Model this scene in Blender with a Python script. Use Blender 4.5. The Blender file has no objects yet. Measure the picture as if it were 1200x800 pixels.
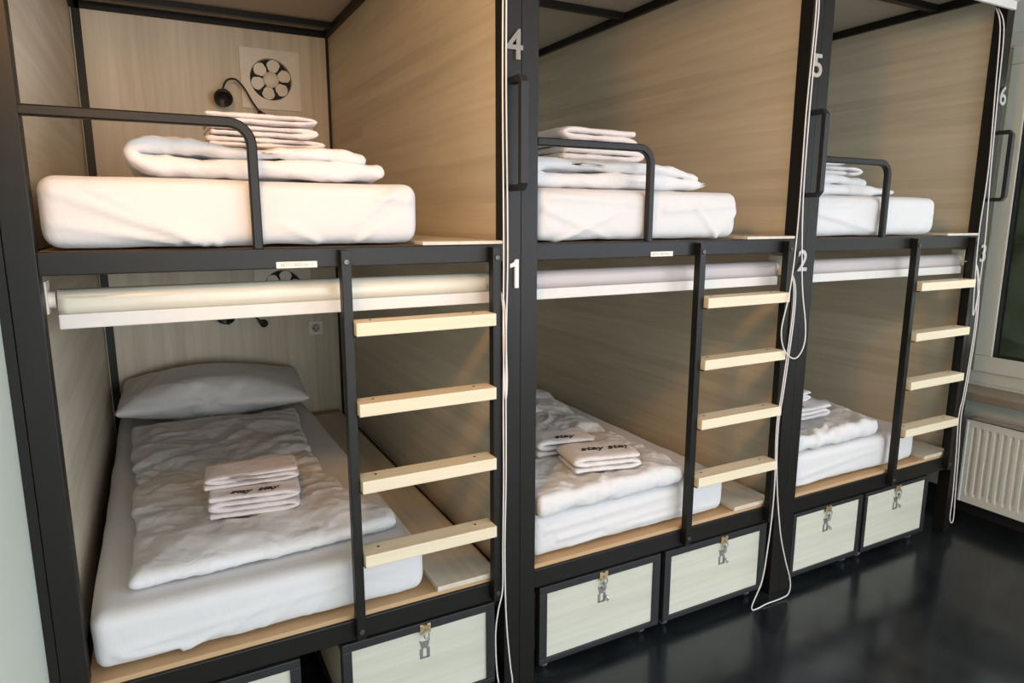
import bpy, bmesh, math, random
from mathutils import Vector, Matrix, noise as mn
R = math.radians
sc = bpy.context.scene
COL = sc.collection
random.seed(7)

# ------------------------------------------------------------------ camera
def make_camera():
    yaw, pit, rol, f = R(27.8915), R(10.3661), R(0.0808), 788.78
    fw = Vector((math.sin(yaw)*math.cos(pit), math.cos(yaw)*math.cos(pit), -math.sin(pit)))
    rt = Vector((math.cos(yaw), -math.sin(yaw), 0)); up = rt.cross(fw)
    r = rt*math.cos(rol) + up*math.sin(rol); u = up*math.cos(rol) - rt*math.sin(rol)
    cd = bpy.data.cameras.new('camera'); cd.sensor_width = 36; cd.lens = f/1200*36
    cd.clip_start = .02
    co = bpy.data.objects.new('camera', cd); COL.objects.link(co)
    m = Matrix((r, u, -fw)).transposed().to_4x4(); m.translation = (0.2235, -1.7625, 1.536)
    co.matrix_world = m; sc.camera = co
make_camera()

# ------------------------------------------------------------------ materials
def new_mat(name):
    m = bpy.data.materials.new(name); m.use_nodes = True
    nt = m.node_tree; b = nt.nodes['Principled BSDF']
    return m, nt, b
def N(nt, t, **kw):
    n = nt.nodes.new(t)
    for k, v in kw.items():
        if k in n.inputs: n.inputs[k].default_value = v
        else: setattr(n, k, v)
    return n
def simple(name, col, rough=.5, metal=0, var=.06, scale=30, bump=0, bscale=200, spec=.5):
    m, nt, b = new_mat(name); L = nt.links.new
    tc = N(nt, 'ShaderNodeTexCoord')
    nz = N(nt, 'ShaderNodeTexNoise', Scale=scale, Detail=3.0); L(tc.outputs['Object'], nz.inputs['Vector'])
    mx = N(nt, 'ShaderNodeMix', data_type='RGBA')
    mx.inputs[6].default_value = tuple(c*(1-var) for c in col)+(1,); mx.inputs[7].default_value = tuple(min(1, c*(1+var)) for c in col)+(1,)
    L(nz.outputs['Fac'], mx.inputs[0]); L(mx.outputs[2], b.inputs['Base Color'])
    b.inputs['Roughness'].default_value = rough; b.inputs['Metallic'].default_value = metal
    b.inputs['Specular IOR Level'].default_value = spec
    if bump:
        n2 = N(nt, 'ShaderNodeTexNoise', Scale=bscale, Detail=2.0); L(tc.outputs['Object'], n2.inputs['Vector'])
        bp = N(nt, 'ShaderNodeBump', Strength=bump, Distance=.002); L(n2.outputs['Fac'], bp.inputs['Height']); L(bp.outputs['Normal'], b.inputs['Normal'])
    return m
def wood(name, c1, c2, grain, strip, strip_w=.048, rough=.45, amount=.22, spec=.4):
    """laminate / timber: grain runs along axis `grain`, planks stacked along axis `strip`"""
    m, nt, b = new_mat(name); L = nt.links.new
    tc = N(nt, 'ShaderNodeTexCoord')
    mp = N(nt, 'ShaderNodeMapping'); L(tc.outputs['Object'], mp.inputs['Vector'])
    s = [26., 26., 26.]; s['xyz'.index(grain)] = 1.3; mp.inputs['Scale'].default_value = s
    nz = N(nt, 'ShaderNodeTexNoise', Scale=1.0, Detail=5.0, Roughness=.6, Distortion=.4); L(mp.outputs['Vector'], nz.inputs['Vector'])
    sep = N(nt, 'ShaderNodeSeparateXYZ'); L(tc.outputs['Object'], sep.inputs[0])
    o = sep.outputs['xyz'.index(strip)]; g = sep.outputs['xyz'.index(grain)]
    d = N(nt, 'ShaderNodeMath', operation='DIVIDE'); L(o, d.inputs[0]); d.inputs[1].default_value = strip_w
    fl = N(nt, 'ShaderNodeMath', operation='FLOOR'); L(d.outputs[0], fl.inputs[0])
    g2 = N(nt, 'ShaderNodeMath', operation='MULTIPLY'); L(g, g2.inputs[0]); g2.inputs[1].default_value = .13
    ad = N(nt, 'ShaderNodeMath', operation='MULTIPLY_ADD'); L(fl.outputs[0], ad.inputs[0]); ad.inputs[1].default_value = .37; L(g2.outputs[0], ad.inputs[2])
    fl2 = N(nt, 'ShaderNodeMath', operation='FLOOR'); L(ad.outputs[0], fl2.inputs[0])
    cb = N(nt, 'ShaderNodeCombineXYZ'); L(fl.outputs[0], cb.inputs[0]); L(fl2.outputs[0], cb.inputs[1])
    wn = N(nt, 'ShaderNodeTexWhiteNoise', noise_dimensions='3D'); L(cb.outputs[0], wn.inputs['Vector'])
    a1 = N(nt, 'ShaderNodeMath', operation='MULTIPLY'); L(wn.outputs['Value'], a1.inputs[0]); a1.inputs[1].default_value = amount
    a2 = N(nt, 'ShaderNodeMath', operation='MULTIPLY_ADD'); L(nz.outputs['Fac'], a2.inputs[0]); a2.inputs[1].default_value = 1-amount; L(a1.outputs[0], a2.inputs[2])
    cr = N(nt, 'ShaderNodeValToRGB'); L(a2.outputs[0], cr.inputs[0])
    cr.color_ramp.elements[0].position = .25; cr.color_ramp.elements[0].color = c1+(1,)
    cr.color_ramp.elements[1].position = .75; cr.color_ramp.elements[1].color = c2+(1,)
    L(cr.outputs[0], b.inputs['Base Color']); b.inputs['Roughness'].default_value = rough
    b.inputs['Specular IOR Level'].default_value = spec
    return m
def cloth(name, col, wr=.25, fine=.15, wscale=9., rough=.9, sheen=.15):
    m, nt, b = new_mat(name); L = nt.links.new
    tc = N(nt, 'ShaderNodeTexCoord')
    b.inputs['Base Color'].default_value = col+(1,); b.inputs['Roughness'].default_value = rough
    b.inputs['Sheen Weight'].default_value = sheen; b.inputs['Specular IOR Level'].default_value = .2
    n1 = N(nt, 'ShaderNodeTexNoise', Scale=wscale, Detail=5.0, Roughness=.55, Distortion=1.2); L(tc.outputs['Object'], n1.inputs['Vector'])
    n2 = N(nt, 'ShaderNodeTexNoise', Scale=420.0, Detail=2.0); L(tc.outputs['Object'], n2.inputs['Vector'])
    b1 = N(nt, 'ShaderNodeBump', Strength=wr, Distance=.02); L(n1.outputs['Fac'], b1.inputs['Height'])
    b2 = N(nt, 'ShaderNodeBump', Strength=fine, Distance=.002); L(n2.outputs['Fac'], b2.inputs['Height']); L(b1.outputs['Normal'], b2.inputs['Normal'])
    L(b2.outputs['Normal'], b.inputs['Normal'])
    return m
def floor_mat():
    m, nt, b = new_mat('black_floor'); L = nt.links.new
    tc = N(nt, 'ShaderNodeTexCoord')
    n1 = N(nt, 'ShaderNodeTexNoise', Scale=1.6, Detail=6.0, Roughness=.6, Distortion=2.2); L(tc.outputs['Object'], n1.inputs['Vector'])
    cr = N(nt, 'ShaderNodeValToRGB'); L(n1.outputs['Fac'], cr.inputs[0])
    cr.color_ramp.elements[0].position = .35; cr.color_ramp.elements[0].color = (.006, .008, .011, 1)
    cr.color_ramp.elements[1].position = .72; cr.color_ramp.elements[1].color = (.022, .027, .029, 1)
    L(cr.outputs[0], b.inputs['Base Color'])
    n2 = N(nt, 'ShaderNodeTexNoise', Scale=5.0, Detail=4.0, Distortion=1.0); L(tc.outputs['Object'], n2.inputs['Vector'])
    mr = N(nt, 'ShaderNodeMapRange'); mr.inputs['To Min'].default_value = .10; mr.inputs['To Max'].default_value = .28
    L(n2.outputs['Fac'], mr.inputs['Value']); L(mr.outputs[0], b.inputs['Roughness'])
    b.inputs['Specular IOR Level'].default_value = .5
    n3 = N(nt, 'ShaderNodeTexNoise', Scale=2.5, Detail=2.0); L(tc.outputs['Object'], n3.inputs['Vector'])
    bp = N(nt, 'ShaderNodeBump', Strength=.12, Distance=.02); L(n3.outputs['Fac'], bp.inputs['Height']); L(bp.outputs['Normal'], b.inputs['Normal'])
    return m
ASH1, ASH2 = (.55, .485, .37), (.76, .695, .555)
M = dict(
    steel=simple('black_powder_coated_steel', (.011, .010, .0085), .42, var=.15, bump=.08, bscale=500, spec=.28),
    steel_dark=simple('black_steel_drawer_frame', (.017, .018, .019), .5, var=.15),
    ash_y=wood('ash_laminate_side', ASH1, ASH2, 'y', 'z'),
    ash_z=wood('ash_laminate_back', ASH1, ASH2, 'z', 'x'),
    ash_x=wood('pale_laminate_drawer', (.54, .54, .45), (.70, .70, .60), 'x', 'z', .06),
    ash_lid=wood('ash_laminate_shelf', (.55, .48, .38), (.74, .67, .56), 'y', 'x', .08),
    ply=wood('plywood_base', (.47, .30, .16), (.57, .38, .21), 'x', 'y', .3, .6),
    pine=wood('pine_rung', (.74, .63, .44), (.86, .78, .60), 'x', 'y', .5, .55, .25),
    ceil=simple('cream_ceiling_board', (.50, .45, .37), .6),
    sheet=cloth('white_cotton_sheet', (.70, .692, .695), .18, .06, 6.),
    duvet=cloth('white_duvet_cotton', (.72, .712, .715), .34, .05, 11.),
    pillow=cloth("white_pillow_cotton", (.78, .78, .78), .25, .06, 8.),
    terry=cloth('pinkish_white_terry', (.74, .68, .67), .3, .55, 20.),
    terry_w=cloth('white_terry', (.73, .70, .695), .3, .55, 20.),
    ink=simple('dark_print', (.03, .025, .035), .8),
    blind=simple('lilac_grey_blind_fabric', (.50, .455, .455), .40, var=.03),
    blind_lit=simple('lit_blind_fabric', (.66, .63, .53), .28, var=.03),  # same blind fabric, left bunk's reflected light put into a paler cream
    blind_bar=simple('white_blind_bar', (.70, .68, .65), .45),
    white=simple('white_plastic', (.74, .70, .62), .45),
    cord=simple('white_cord', (.78, .75, .74), .6),
    fan=simple('cream_fan_plastic', (.84, .80, .70), .45),
    dark=simple('dark_void', (.012, .010, .010), .7),
    black=simple('black_lamp_plastic', (.022, .020, .018), .45),
    chrome=simple('brushed_silver', (.21, .20, .185), .40, metal=.4),
    dull=simple('dull_reflecting_number', (.42, .36, .31), .5),
    bright=simple('bright_reflecting_number', (.80, .80, .80), .4),
    zinc=simple('grey_zinc_clasp', (.42, .41, .40), .42, metal=.7),
    brass=simple('brass_staple', (.70, .55, .30), .35, metal=.8),
    bolt=simple('bolt_steel', (.10, .095, .085), .35, metal=.6),
    label=simple('white_label', (.80, .76, .70), .6),
    grey_ink=simple('grey_print', (.42, .38, .35), .8),
    floor=floor_mat(),
    wall=simple('pale_green_white_paint', (.69, .755, .665), .7, var=.03, scale=3),
    wallr=simple('white_wall_paint', (.66, .67, .62), .7, var=.03, scale=4),
    room_ceil=simple('white_ceiling_paint', (.70, .69, .66), .8),
    upvc=simple('white_window_frame', (.62, .63, .58), .35, var=.02),
    sill=simple('brown_stone_sill', (.24, .195, .15), .4, var=.12, scale=12),
    enamel=simple('white_radiator_enamel', (.72, .72, .67), .3, var=.02),
    rubber=simple('black_rubber', (.012, .012, .014), .6),
    wheel=simple('grey_caster_plastic', (.16, .16, .17), .3),
    leaf=simple('dark_green_leaves', (.12, .13, .075), .8, var=.5, scale=9),
    shade=simple('opal_lamp_shade', (.8, .75, .65), .4),
)
def glass_mat():
    m, nt, b = new_mat('window_glass'); L = nt.links.new
    tr = N(nt, 'ShaderNodeBsdfTransparent'); gl = N(nt, 'ShaderNodeBsdfGlossy'); gl.inputs['Roughness'].default_value = .03
    fr = N(nt, 'ShaderNodeFresnel', IOR=1.45); mx = N(nt, 'ShaderNodeMixShader')
    tr.inputs[0].default_value = (.9, .95, .9, 1)
    L(fr.outputs[0], mx.inputs[0]); L(tr.outputs[0], mx.inputs[1]); L(gl.outputs[0], mx.inputs[2])
    L(mx.outputs[0], nt.nodes['Material Output'].inputs['Surface'])
    return m
M['glass'] = glass_mat()
def lamp_mat(name, col, s):
    m, nt, b = new_mat(name)
    b.inputs['Emission Color'].default_value = col+(1,); b.inputs['Emission Strength'].default_value = s
    return m

# ------------------------------------------------------------------ mesh helpers
def box(bm, x0, x1, y0, y1, z0, z1, bev=.0):
    vs = [bm.verts.new((x, y, z)) for x in (x0, x1) for y in (y0, y1) for z in (z0, z1)]
    q = [(0, 1, 3, 2), (4, 6, 7, 5), (0, 4, 5, 1), (2, 3, 7, 6), (0, 2, 6, 4), (1, 5, 7, 3)]
    fs = [bm.faces.new([vs[i] for i in f]) for f in q]
    if bev:
        es = list({e for f in fs for e in f.edges})
        bmesh.ops.bevel(bm, geom=es, offset=bev, segments=2, profile=.6, affect='EDGES')
def catmull(pts, n):
    P = [Vector(p) for p in pts]; out = []
    for i in range(len(P)-1):
        p0, p1, p2, p3 = P[max(i-1, 0)], P[i], P[i+1], P[min(i+2, len(P)-1)]
        for k in range(n):
            t = k/n
            out.append(.5*((2*p1)+(p2-p0)*t+(2*p0-5*p1+4*p2-p3)*t*t+(3*p1-p0-3*p2+p3)*t**3))
    out.append(P[-1].copy()); return out
def tube(bm, pts, r, seg=8, closed=False, sx=1., sy=1.):
    P = [Vector(p) for p in pts]; n = len(P); rings = []
    t0 = (P[1]-P[0]).normalized()
    up = Vector((0, 0, 1)) if abs(t0.z) < .9 else Vector((0, 1, 0))
    nrm = t0.cross(up).normalized()
    for i in range(n):
        a = P[(i-1) % n] if closed or i > 0 else P[i]; b = P[(i+1) % n] if closed or i < n-1 else P[i]
        t = (b-a).normalized(); nrm = (nrm-t*nrm.dot(t)).normalized(); bi = t.cross(nrm)
        rings.append([bm.verts.new(P[i]+(nrm*math.cos(2*math.pi*k/seg)*sx+bi*math.sin(2*math.pi*k/seg)*sy)*r) for k in range(seg)])
    for i in range(n if closed else n-1):
        A, B = rings[i], rings[(i+1) % n]
        for k in range(seg): bm.faces.new((A[k], A[(k+1) % seg], B[(k+1) % seg], B[k]))
    if not closed:
        bm.faces.new(rings[0][::-1]); bm.faces.new(rings[-1])
def cyl(bm, c, axis, r, h, seg=24, r2=None):
    """cylinder centred at c along axis vector"""
    a = Vector(axis).normalized(); c = Vector(c); r2 = r if r2 is None else r2
    u = a.orthogonal().normalized(); v = a.cross(u)
    A = [bm.verts.new(c-a*h/2+(u*math.cos(2*math.pi*k/seg)+v*math.sin(2*math.pi*k/seg))*r) for k in range(seg)]
    B = [bm.verts.new(c+a*h/2+(u*math.cos(2*math.pi*k/seg)+v*math.sin(2*math.pi*k/seg))*r2) for k in range(seg)]
    for k in range(seg): bm.faces.new((A[k], A[(k+1) % seg], B[(k+1) % seg], B[k]))
    bm.faces.new(A[::-1]); bm.faces.new(B)
def lathe(bm, prof, c, axis, seg=24):
    """prof: (radius, height) list along axis"""
    a = Vector(axis).normalized(); c = Vector(c); u = a.orthogonal().normalized(); v = a.cross(u); prev = None
    for r, h in prof:
        ring = [bm.verts.new(c+a*h+(u*math.cos(2*math.pi*k/seg)+v*math.sin(2*math.pi*k/seg))*max(r, 1e-4)) for k in range(seg)]
        if prev:
            for k in range(seg): bm.faces.new((prev[k], prev[(k+1) % seg], ring[(k+1) % seg], ring[k]))
        else: bm.faces.new(ring[::-1])
        prev = ring
    bm.faces.new(prev)
def obj(name, bm, mat, parent=None, smooth=False, loc=None, kind=None):
    bmesh.ops.recalc_face_normals(bm, faces=bm.faces[:])
    me = bpy.data.meshes.new(name); bm.to_mesh(me); bm.free()
    return mobj(name, me, mat, parent, smooth, loc, kind)
def mobj(name, me, mat, parent=None, smooth=False, loc=None, kind=None):
    me.materials.clear(); me.materials.append(M[mat] if isinstance(mat, str) else mat)
    me.polygons.foreach_set('use_smooth', [smooth]*len(me.polygons))
    o = bpy.data.objects.new(name, me); COL.objects.link(o)
    if parent: o.parent = parent
    if loc: o.location = loc
    if kind: o['kind'] = kind
    return o
def boxes(name, L, mat, parent=None, bev=.0, kind=None):
    bm = bmesh.new()
    for b in L: box(bm, *b, bev=bev)
    return obj(name, bm, mat, parent, kind=kind)
def tag(o, label, cat, group=None):
    o['label'] = label; o['category'] = cat
    if group: o['group'] = group
    return o
def thing(name, label, cat, loc=(0, 0, 0), rz=0, group=None):
    o = bpy.data.objects.new(name, None); COL.objects.link(o); o.location = loc; o.rotation_euler = (0, 0, rz)
    o.empty_display_size = .1
    return tag(o, label, cat, group)
def text_mesh(s, size, extrude, shear=0., bold=0.):
    cu = bpy.data.curves.new('t', 'FONT'); cu.body = s; cu.size = size; cu.extrude = extrude
    cu.align_x = 'CENTER'; cu.align_y = 'CENTER'; cu.shear = shear; cu.offset = bold; cu.resolution_u = 4
    o = bpy.data.objects.new('t', cu); COL.objects.link(o)
    dg = bpy.context.evaluated_depsgraph_get()
    me = bpy.data.meshes.new_from_object(o.evaluated_get(dg))
    bpy.data.objects.remove(o); return me

# ------------------------------------------------------------------ cloth generators
def fbm(p, s, seed, oct=3):
    v = 0; a = 1
    for i in range(oct):
        v += a*mn.noise(Vector(p)*s+Vector((seed*7.3, seed*3.1, i*11.7))); s *= 2.1; a *= .5
    return v
def ribbon(path, y0, y1, seed, amp=.006, nscale=7., ny=18, sub=6, cap=.35, fine=.0015):
    """a thick sheet whose cross-section follows path [(x, z, thickness)], extruded from y0 to y1 with soft ends"""
    C = catmull([(p[0], p[1], p[2]) for p in path], sub)
    pts = [Vector((c.x, c.y)) for c in C]; th = [c.z for c in C]; n = len(pts)
    lo, hi = [], []
    for i in range(n):
        t = (pts[min(i+1, n-1)]-pts[max(i-1, 0)]).normalized(); nr = Vector((-t.y, t.x))
        lo.append(pts[i]-nr*th[i]/2); hi.append(pts[i]+nr*th[i]/2)
    def endcap(i, sgn):
        t = (pts[i]-pts[i-sgn]).normalized() if sgn > 0 else (pts[0]-pts[1]).normalized()
        a = math.atan2(t.y, t.x); r = th[i]/2
        return [pts[i]+Vector((math.cos(a+b), math.sin(a+b)))*r for b in (-1.0, -.5, 0, .5, 1.0)]
    loop = lo + endcap(n-1, 1) + hi[::-1] + endcap(0, -1)
    cen = pts + [pts[-1]]*5 + pts[::-1] + [pts[0]]*5
    bm = bmesh.new(); rings = []
    D = y1-y0; cs = [(-.0, .25), (.006, .72), (.018, .93)]
    ys = [(y0+d, k) for d, k in cs] + [(y0+.035+(D-.07)*i/(ny-1), 1.) for i in range(ny)] + [(y1-d, k) for d, k in cs[::-1]]
    for y, k in ys:
        ring = []
        for p, c in zip(loop, cen):
            q = c+(p-c)*k
            v = Vector((q.x, y, q.y))
            w = Vector((v.x, v.y*.8, v.z))
            d = fbm(w, nscale, seed); e = fbm(w, nscale*5, seed+3, 2)
            out = (p-c).normalized() if (p-c).length > 1e-6 else Vector((0, 1))
            cr1 = .45-min(1., abs(mn.noise(Vector((w.x*9+seed, w.y*6, w.z*16+seed*3))))*2.4)
            s = amp*d+fine*e+amp*.7*max(-.4, cr1)*(1 if amp > .005 else .3)
            v += Vector((out.x*s, fbm(w, 5, seed+9)*amp*1.6, out.y*s))
            ring.append(bm.verts.new(v))
        rings.append(ring)
    m = len(loop)
    for A, B in zip(rings, rings[1:]):
        for k in range(m): bm.faces.new((A[k], A[(k+1) % m], B[(k+1) % m], B[k]))
    # close the two ends along the cross-section (strip between the two sides)
    for ring, flip in ((rings[0], False), (rings[-1], True)):
        for i in range(n-1):
            a, b2 = ring[i], ring[i+1]; c, d2 = ring[2*n+5-1-(i+1)], ring[2*n+5-1-i]
            bm.faces.new((a, b2, c, d2) if flip else (d2, c, b2, a))
        e1 = ring[n-1:n+6]; bm.faces.new(e1)
        e0 = ring[2*n+4:]+[ring[0]]; bm.faces.new(e0)
    return bm
def fold_path(w, t, n, x0=0., z0=0., wob=0., seed=0):
    """serpentine of n layers, width w, pitch t"""
    rnd = random.Random(seed); P = []; z = z0+t/2; th = t*.93
    for i in range(n):
        a, b = (x0, x0+w) if i % 2 == 0 else (x0+w, x0)
        s = 1 if b > a else -1
        j0, j1 = rnd.uniform(-wob, wob), rnd.uniform(-wob, wob)
        if i == 0: P.append((a, z, th))
        for k in (.12, .37, .63, .88): P.append((a+(b-a)*k+j0*s, z+rnd.uniform(-1, 1)*wob*.12, th))
        if i < n-1:
            P.append((b+s*t*.22+j1, z+t*.5, th*.9)); z += t
        else: P.append((b+j1, z, th))
    return P
def rounded_slab(w, l, h, r, nx, ny, nz, fn=None):
    """rounded box 0..w, 0..l, 0..h as a fine grid; fn(co, normal)->offset"""
    bm = bmesh.new(); V = {}
    def vert(i, j, k):
        key = (i, j, k)
        if key in V: return V[key]
        def warp(a, n, L):  # denser near both ends
            t = a/n; return L*t
        p = Vector((warp(i, nx, w), warp(j, ny, l), warp(k, nz, h)))
        q = Vector((min(max(p.x, r), w-r), min(max(p.y, r), l-r), min(max(p.z, r), h-r)))
        d = p-q
        nr = d.normalized() if d.length > 1e-9 else Vector((0, 0, 1))
        c = q+nr*r if d.length > 1e-9 else p
        if fn: c = c+fn(c, nr)
        V[key] = bm.verts.new(c); return V[key]
    for i in range(nx):
        for j in range(ny):
            for k, fl in ((0, True), (nz, False)):
                f = [vert(i, j, k), vert(i+1, j, k), vert(i+1, j+1, k), vert(i, j+1, k)]
                bm.faces.new(f[::-1] if fl else f)
    for i in range(nx):
        for k in range(nz):
            for j, fl in ((0, False), (ny, True)):
                f = [vert(i, j, k), vert(i+1, j, k), vert(i+1, j, k+1), vert(i, j, k+1)]
                bm.faces.new(f[::-1] if fl else f)
    for j in range(ny):
        for k in range(nz):
            for i, fl in ((0, True), (nx, False)):
                f = [vert(i, j, k), vert(i, j+1, k), vert(i, j+1, k+1), vert(i, j, k+1)]
                bm.faces.new(f[::-1] if fl else f)
    return bm
def seg_d(px, pz, a, b):
    ax, az = a; bx, bz = b; dx, dz = bx-ax, bz-az
    t = max(0, min(1, ((px-ax)*dx+(pz-az)*dz)/(dx*dx+dz*dz)))
    return math.hypot(px-ax-dx*t, pz-az-dz*t), t
def mattress_mesh(creases, seed, w=.865, l=2.02, h=.157):
    # creases: ridges on the end face, running from the tucked corners
    def fn(c, n):
        d = .0035*fbm(c, 3.2, seed)
        if c.y < .12:
            for (a, b, wd, am) in creases:
                s, t = seg_d(c.x, c.z, a, b)
                d += 1.5*am*math.exp(-(s/wd)**2)*(1-.6*t)*max(0, 1-c.y/.12)
        # the sheet is tucked under: lower edge pulls in a little and waves
        if c.z < .05: d -= .006*(1-c.z/.05)*(1+.6*fbm((c.x, c.y, 0), 9, seed+2))
        return Vector((n.x*d, n.y*d, n.z*d))
    return rounded_slab(w, l, h, .036, 96, 90, 18, fn)
def puff(verts_fn, nx, ny, pressure, shrink, z0, frames=28, seed=1, thick=.012, mass=.25, bend=.6, tens=12., floor_boxes=(), grav=1.):
    """two sewn layers of cloth, filled by pressure and dropped on floor_boxes; returns a mesh"""
    rnd = random.Random(seed)
    bm = bmesh.new(); top, bot = {}, {}
    for i in range(nx+1):
        for j in range(ny+1):
            x, y = verts_fn(i/nx, j/ny)
            edge = i in (0, nx) or j in (0, ny)
            jz = rnd.uniform(-1, 1)*.0012
            if edge: top[i, j] = bot[i, j] = bm.verts.new((x, y, z0+thick/2+jz))
            else:
                top[i, j] = bm.verts.new((x, y, z0+thick+jz)); bot[i, j] = bm.verts.new((x, y, z0+jz))
    for i in range(nx):
        for j in range(ny):
            bm.faces.new((top[i, j], top[i+1, j], top[i+1, j+1], top[i, j+1]))
            bm.faces.new((bot[i, j+1], bot[i+1, j+1], bot[i+1, j], bot[i, j]))
    me = bpy.data.meshes.new('puff'); bm.to_mesh(me); bm.free()
    o = bpy.data.objects.new('puff', me); COL.objects.link(o)
    cm = o.modifiers.new('c', 'CLOTH'); s = cm.settings
    s.quality = 6; s.mass = mass; s.tension_stiffness = tens; s.compression_stiffness = tens; s.shear_stiffness = 6.
    s.bending_stiffness = bend; s.tension_damping = 12; s.compression_damping = 12; s.air_damping = 4.
    s.use_pressure = True; s.uniform_pressure_force = pressure; s.shrink_min = shrink; s.shrink_max = shrink
    s.effector_weights.gravity = grav
    cm.collision_settings.distance_min = .004; cm.collision_settings.use_self_collision = False
    cols = []
    for b in floor_boxes:
        fb = boxes('col', [b], 'dark'); fb.modifiers.new('k', 'COLLISION'); fb.collision.thickness_outer = .004; fb.collision.cloth_friction = 20
        cols.append(fb)
    cm.point_cache.frame_start = 1; cm.point_cache.frame_end = frames+1
    for f in range(1, frames+1): sc.frame_set(f)
    dg = bpy.context.evaluated_depsgraph_get()
    out = bpy.data.meshes.new_from_object(o.evaluated_get(dg))
    for q in cols+[o]: bpy.data.objects.remove(q)
    sc.frame_set(1)
    return out
def smooth_mesh(me, levels=1):
    o = bpy.data.objects.new('s', me); COL.objects.link(o)
    m = o.modifiers.new('s', 'SUBSURF'); m.levels = levels; m.render_levels = levels
    dg = bpy.context.evaluated_depsgraph_get()
    out = bpy.data.meshes.new_from_object(o.evaluated_get(dg)); bpy.data.objects.remove(o); return out

def crinkle(me, amp, seed, sx=9., sy=5.):
    """soft ridged creases over a cloth mesh, displaced along its normals"""
    nr = [v.normal.copy() for v in me.vertices]
    for v, n in zip(me.vertices, nr):
        p = v.co
        wx, wy = mn.noise(Vector((p.x*3.1, p.y*3.1, seed)))*.16, mn.noise(Vector((p.x*3.1+40, p.y*3.1, seed)))*.16
        big = abs(mn.noise(Vector(((p.x+wx)*sx, (p.y+wy)*sy, seed*1.7))))
        sm = abs(mn.noise(Vector(((p.x-wy)*sy*3, (p.y+wx)*sx*2.2, seed*2.9))))
        v.co = p+n*amp*(max(0., .34-big)*2.2+.35*max(0., .3-sm)*2.)
    me.update(); return me

# ------------------------------------------------------------------ layout constants
W = .0555
BAYS = [(0., 1.13), (1.242, 2.3645), (2.4765, 3.5915)]   # clear opening of each bunk
ZU, ZU2, ZL, ZL2 = 1.4619, 1.4108, .400, .337
YB, ZT, ZTOP = 2.15, 2.4955, 2.565

# ------------------------------------------------------------------ room
RX, RY0, RY1, RZ = 3.95, -7.0, 2.32, 2.95
boxes('floor', [(-.3, RX+.25, RY0-.2, RY1+.2, -.1, 0)], 'floor', kind='structure')
boxes('ceiling', [(-.3, RX+.25, RY0-.2, RY1+.2, RZ, RZ+.1)], 'room_ceil', kind='structure')
boxes('wall_left', [(-.2, -.078, RY0-.2, RY1+.1, 0, RZ)], 'wall', kind='structure')
boxes('wall_back', [(-.078, RX, RY1, RY1+.12, 0, RZ)], 'wallr', kind='structure')
boxes('gap_shade_1', [(-.0775, -.0575, .004, .03, 0, ZTOP)], 'steel', kind='structure')  # black strip standing in for the shade between wall and post
WIN = [(-1.25, .20, .70, 2.41), (-5.30, -1.75, .70, 2.41)]   # y0, y1, z0, z1
bm = bmesh.new()
box(bm, RX, RX+.22, RY0-.2, RY1+.1, 0, .70); box(bm, RX, RX+.22, RY0-.2, RY1+.1, 2.41, RZ)
for y0, y1 in ((RY0-.2, WIN[1][0]), (WIN[1][1], WIN[0][0]), (WIN[0][1], RY1+.1)): box(bm, RX, RX+.22, y0, y1, .70, 2.41)
obj('wall_right', bm, 'wallr', kind='structure')
# wall behind the photographer, its wide unseen window added to light the bunks evenly
bm = bmesh.new(); FX0, FX1 = .3, 3.85
box(bm, -.078, FX0, RY0-.2, RY0, 0, RZ); box(bm, FX1, RX, RY0-.2, RY0, 0, RZ)
box(bm, FX0, FX1, RY0-.2, RY0, 0, .12); box(bm, FX0, FX1, RY0-.2, RY0, 2.36, RZ)
obj('wall_front', bm, 'wallr', kind='structure')
boxes('baseboard_right', [(RX-.016, RX, RY0, .9, 0, .095)], 'rubber', kind='structure')

def window(name, y0, y1, z0, z1):
    r = bpy.data.objects.new(name, None); COL.objects.link(r); r.location = (RX, (y0+y1)/2, z0); r['kind'] = 'structure'
    a, b = y0-(y0+y1)/2, y1-(y0+y1)/2; h = z1-z0; f = .07; s = .078
    bm = bmesh.new()
    for B in ((0, .07, a, b, 0, f), (0, .07, a, b, h-f, h), (0, .07, a, a+f, f, h-f), (0, .07, b-f, b, f, h-f)): box(bm, *B, bev=.004)
    obj('window_frame', bm, 'upvc', r)
    bm = bmesh.new(); i = f-.006; e = f+s
    for B in ((-.018, .05, a+i, b-i, i, e), (-.018, .05, a+i, b-i, h-e, h-i), (-.018, .05, a+i, a+e, e, h-e), (-.018, .05, b-e, b-i, e, h-e)): box(bm, *B, bev=.006)
    obj('window_sash', bm, 'upvc', r)
    g = .008; bm = bmesh.new()
    for B in ((-.012, .03, a+e, b-e, e, e+g), (-.012, .03, a+e, b-e, h-e-g, h-e), (-.012, .03, a+e, a+e+g, e+g, h-e-g), (-.012, .03, b-e-g, b-e, e+g, h-e-g)): box(bm, *B)
    obj('gasket', bm, 'rubber', r)
    boxes('pane', [(.012, .016, a+e, b-e, e, h-e)], 'glass', r)
    bm = bmesh.new(); box(bm, -.026, -.018, a+.095, a+.125, h/2-.06, h/2+.06, bev=.003); tube(bm, [(-.03, a+.11, h/2), (-.05, a+.11, h/2), (-.056, a+.11, h/2-.02), (-.056, a+.11, h/2-.12)], .009)
    obj('window_handle', bm, 'upvc', r, True)
    return r
window('window_1', *WIN[0]); window('window_2', *WIN[1])
r = bpy.data.objects.new('added_window_3', None); COL.objects.link(r); r.location = ((FX0+FX1)/2, RY0, .12); r['kind'] = 'structure'  # unseen window, added for the frontal fill
bm = bmesh.new(); hw = (FX1-FX0)/2
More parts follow.
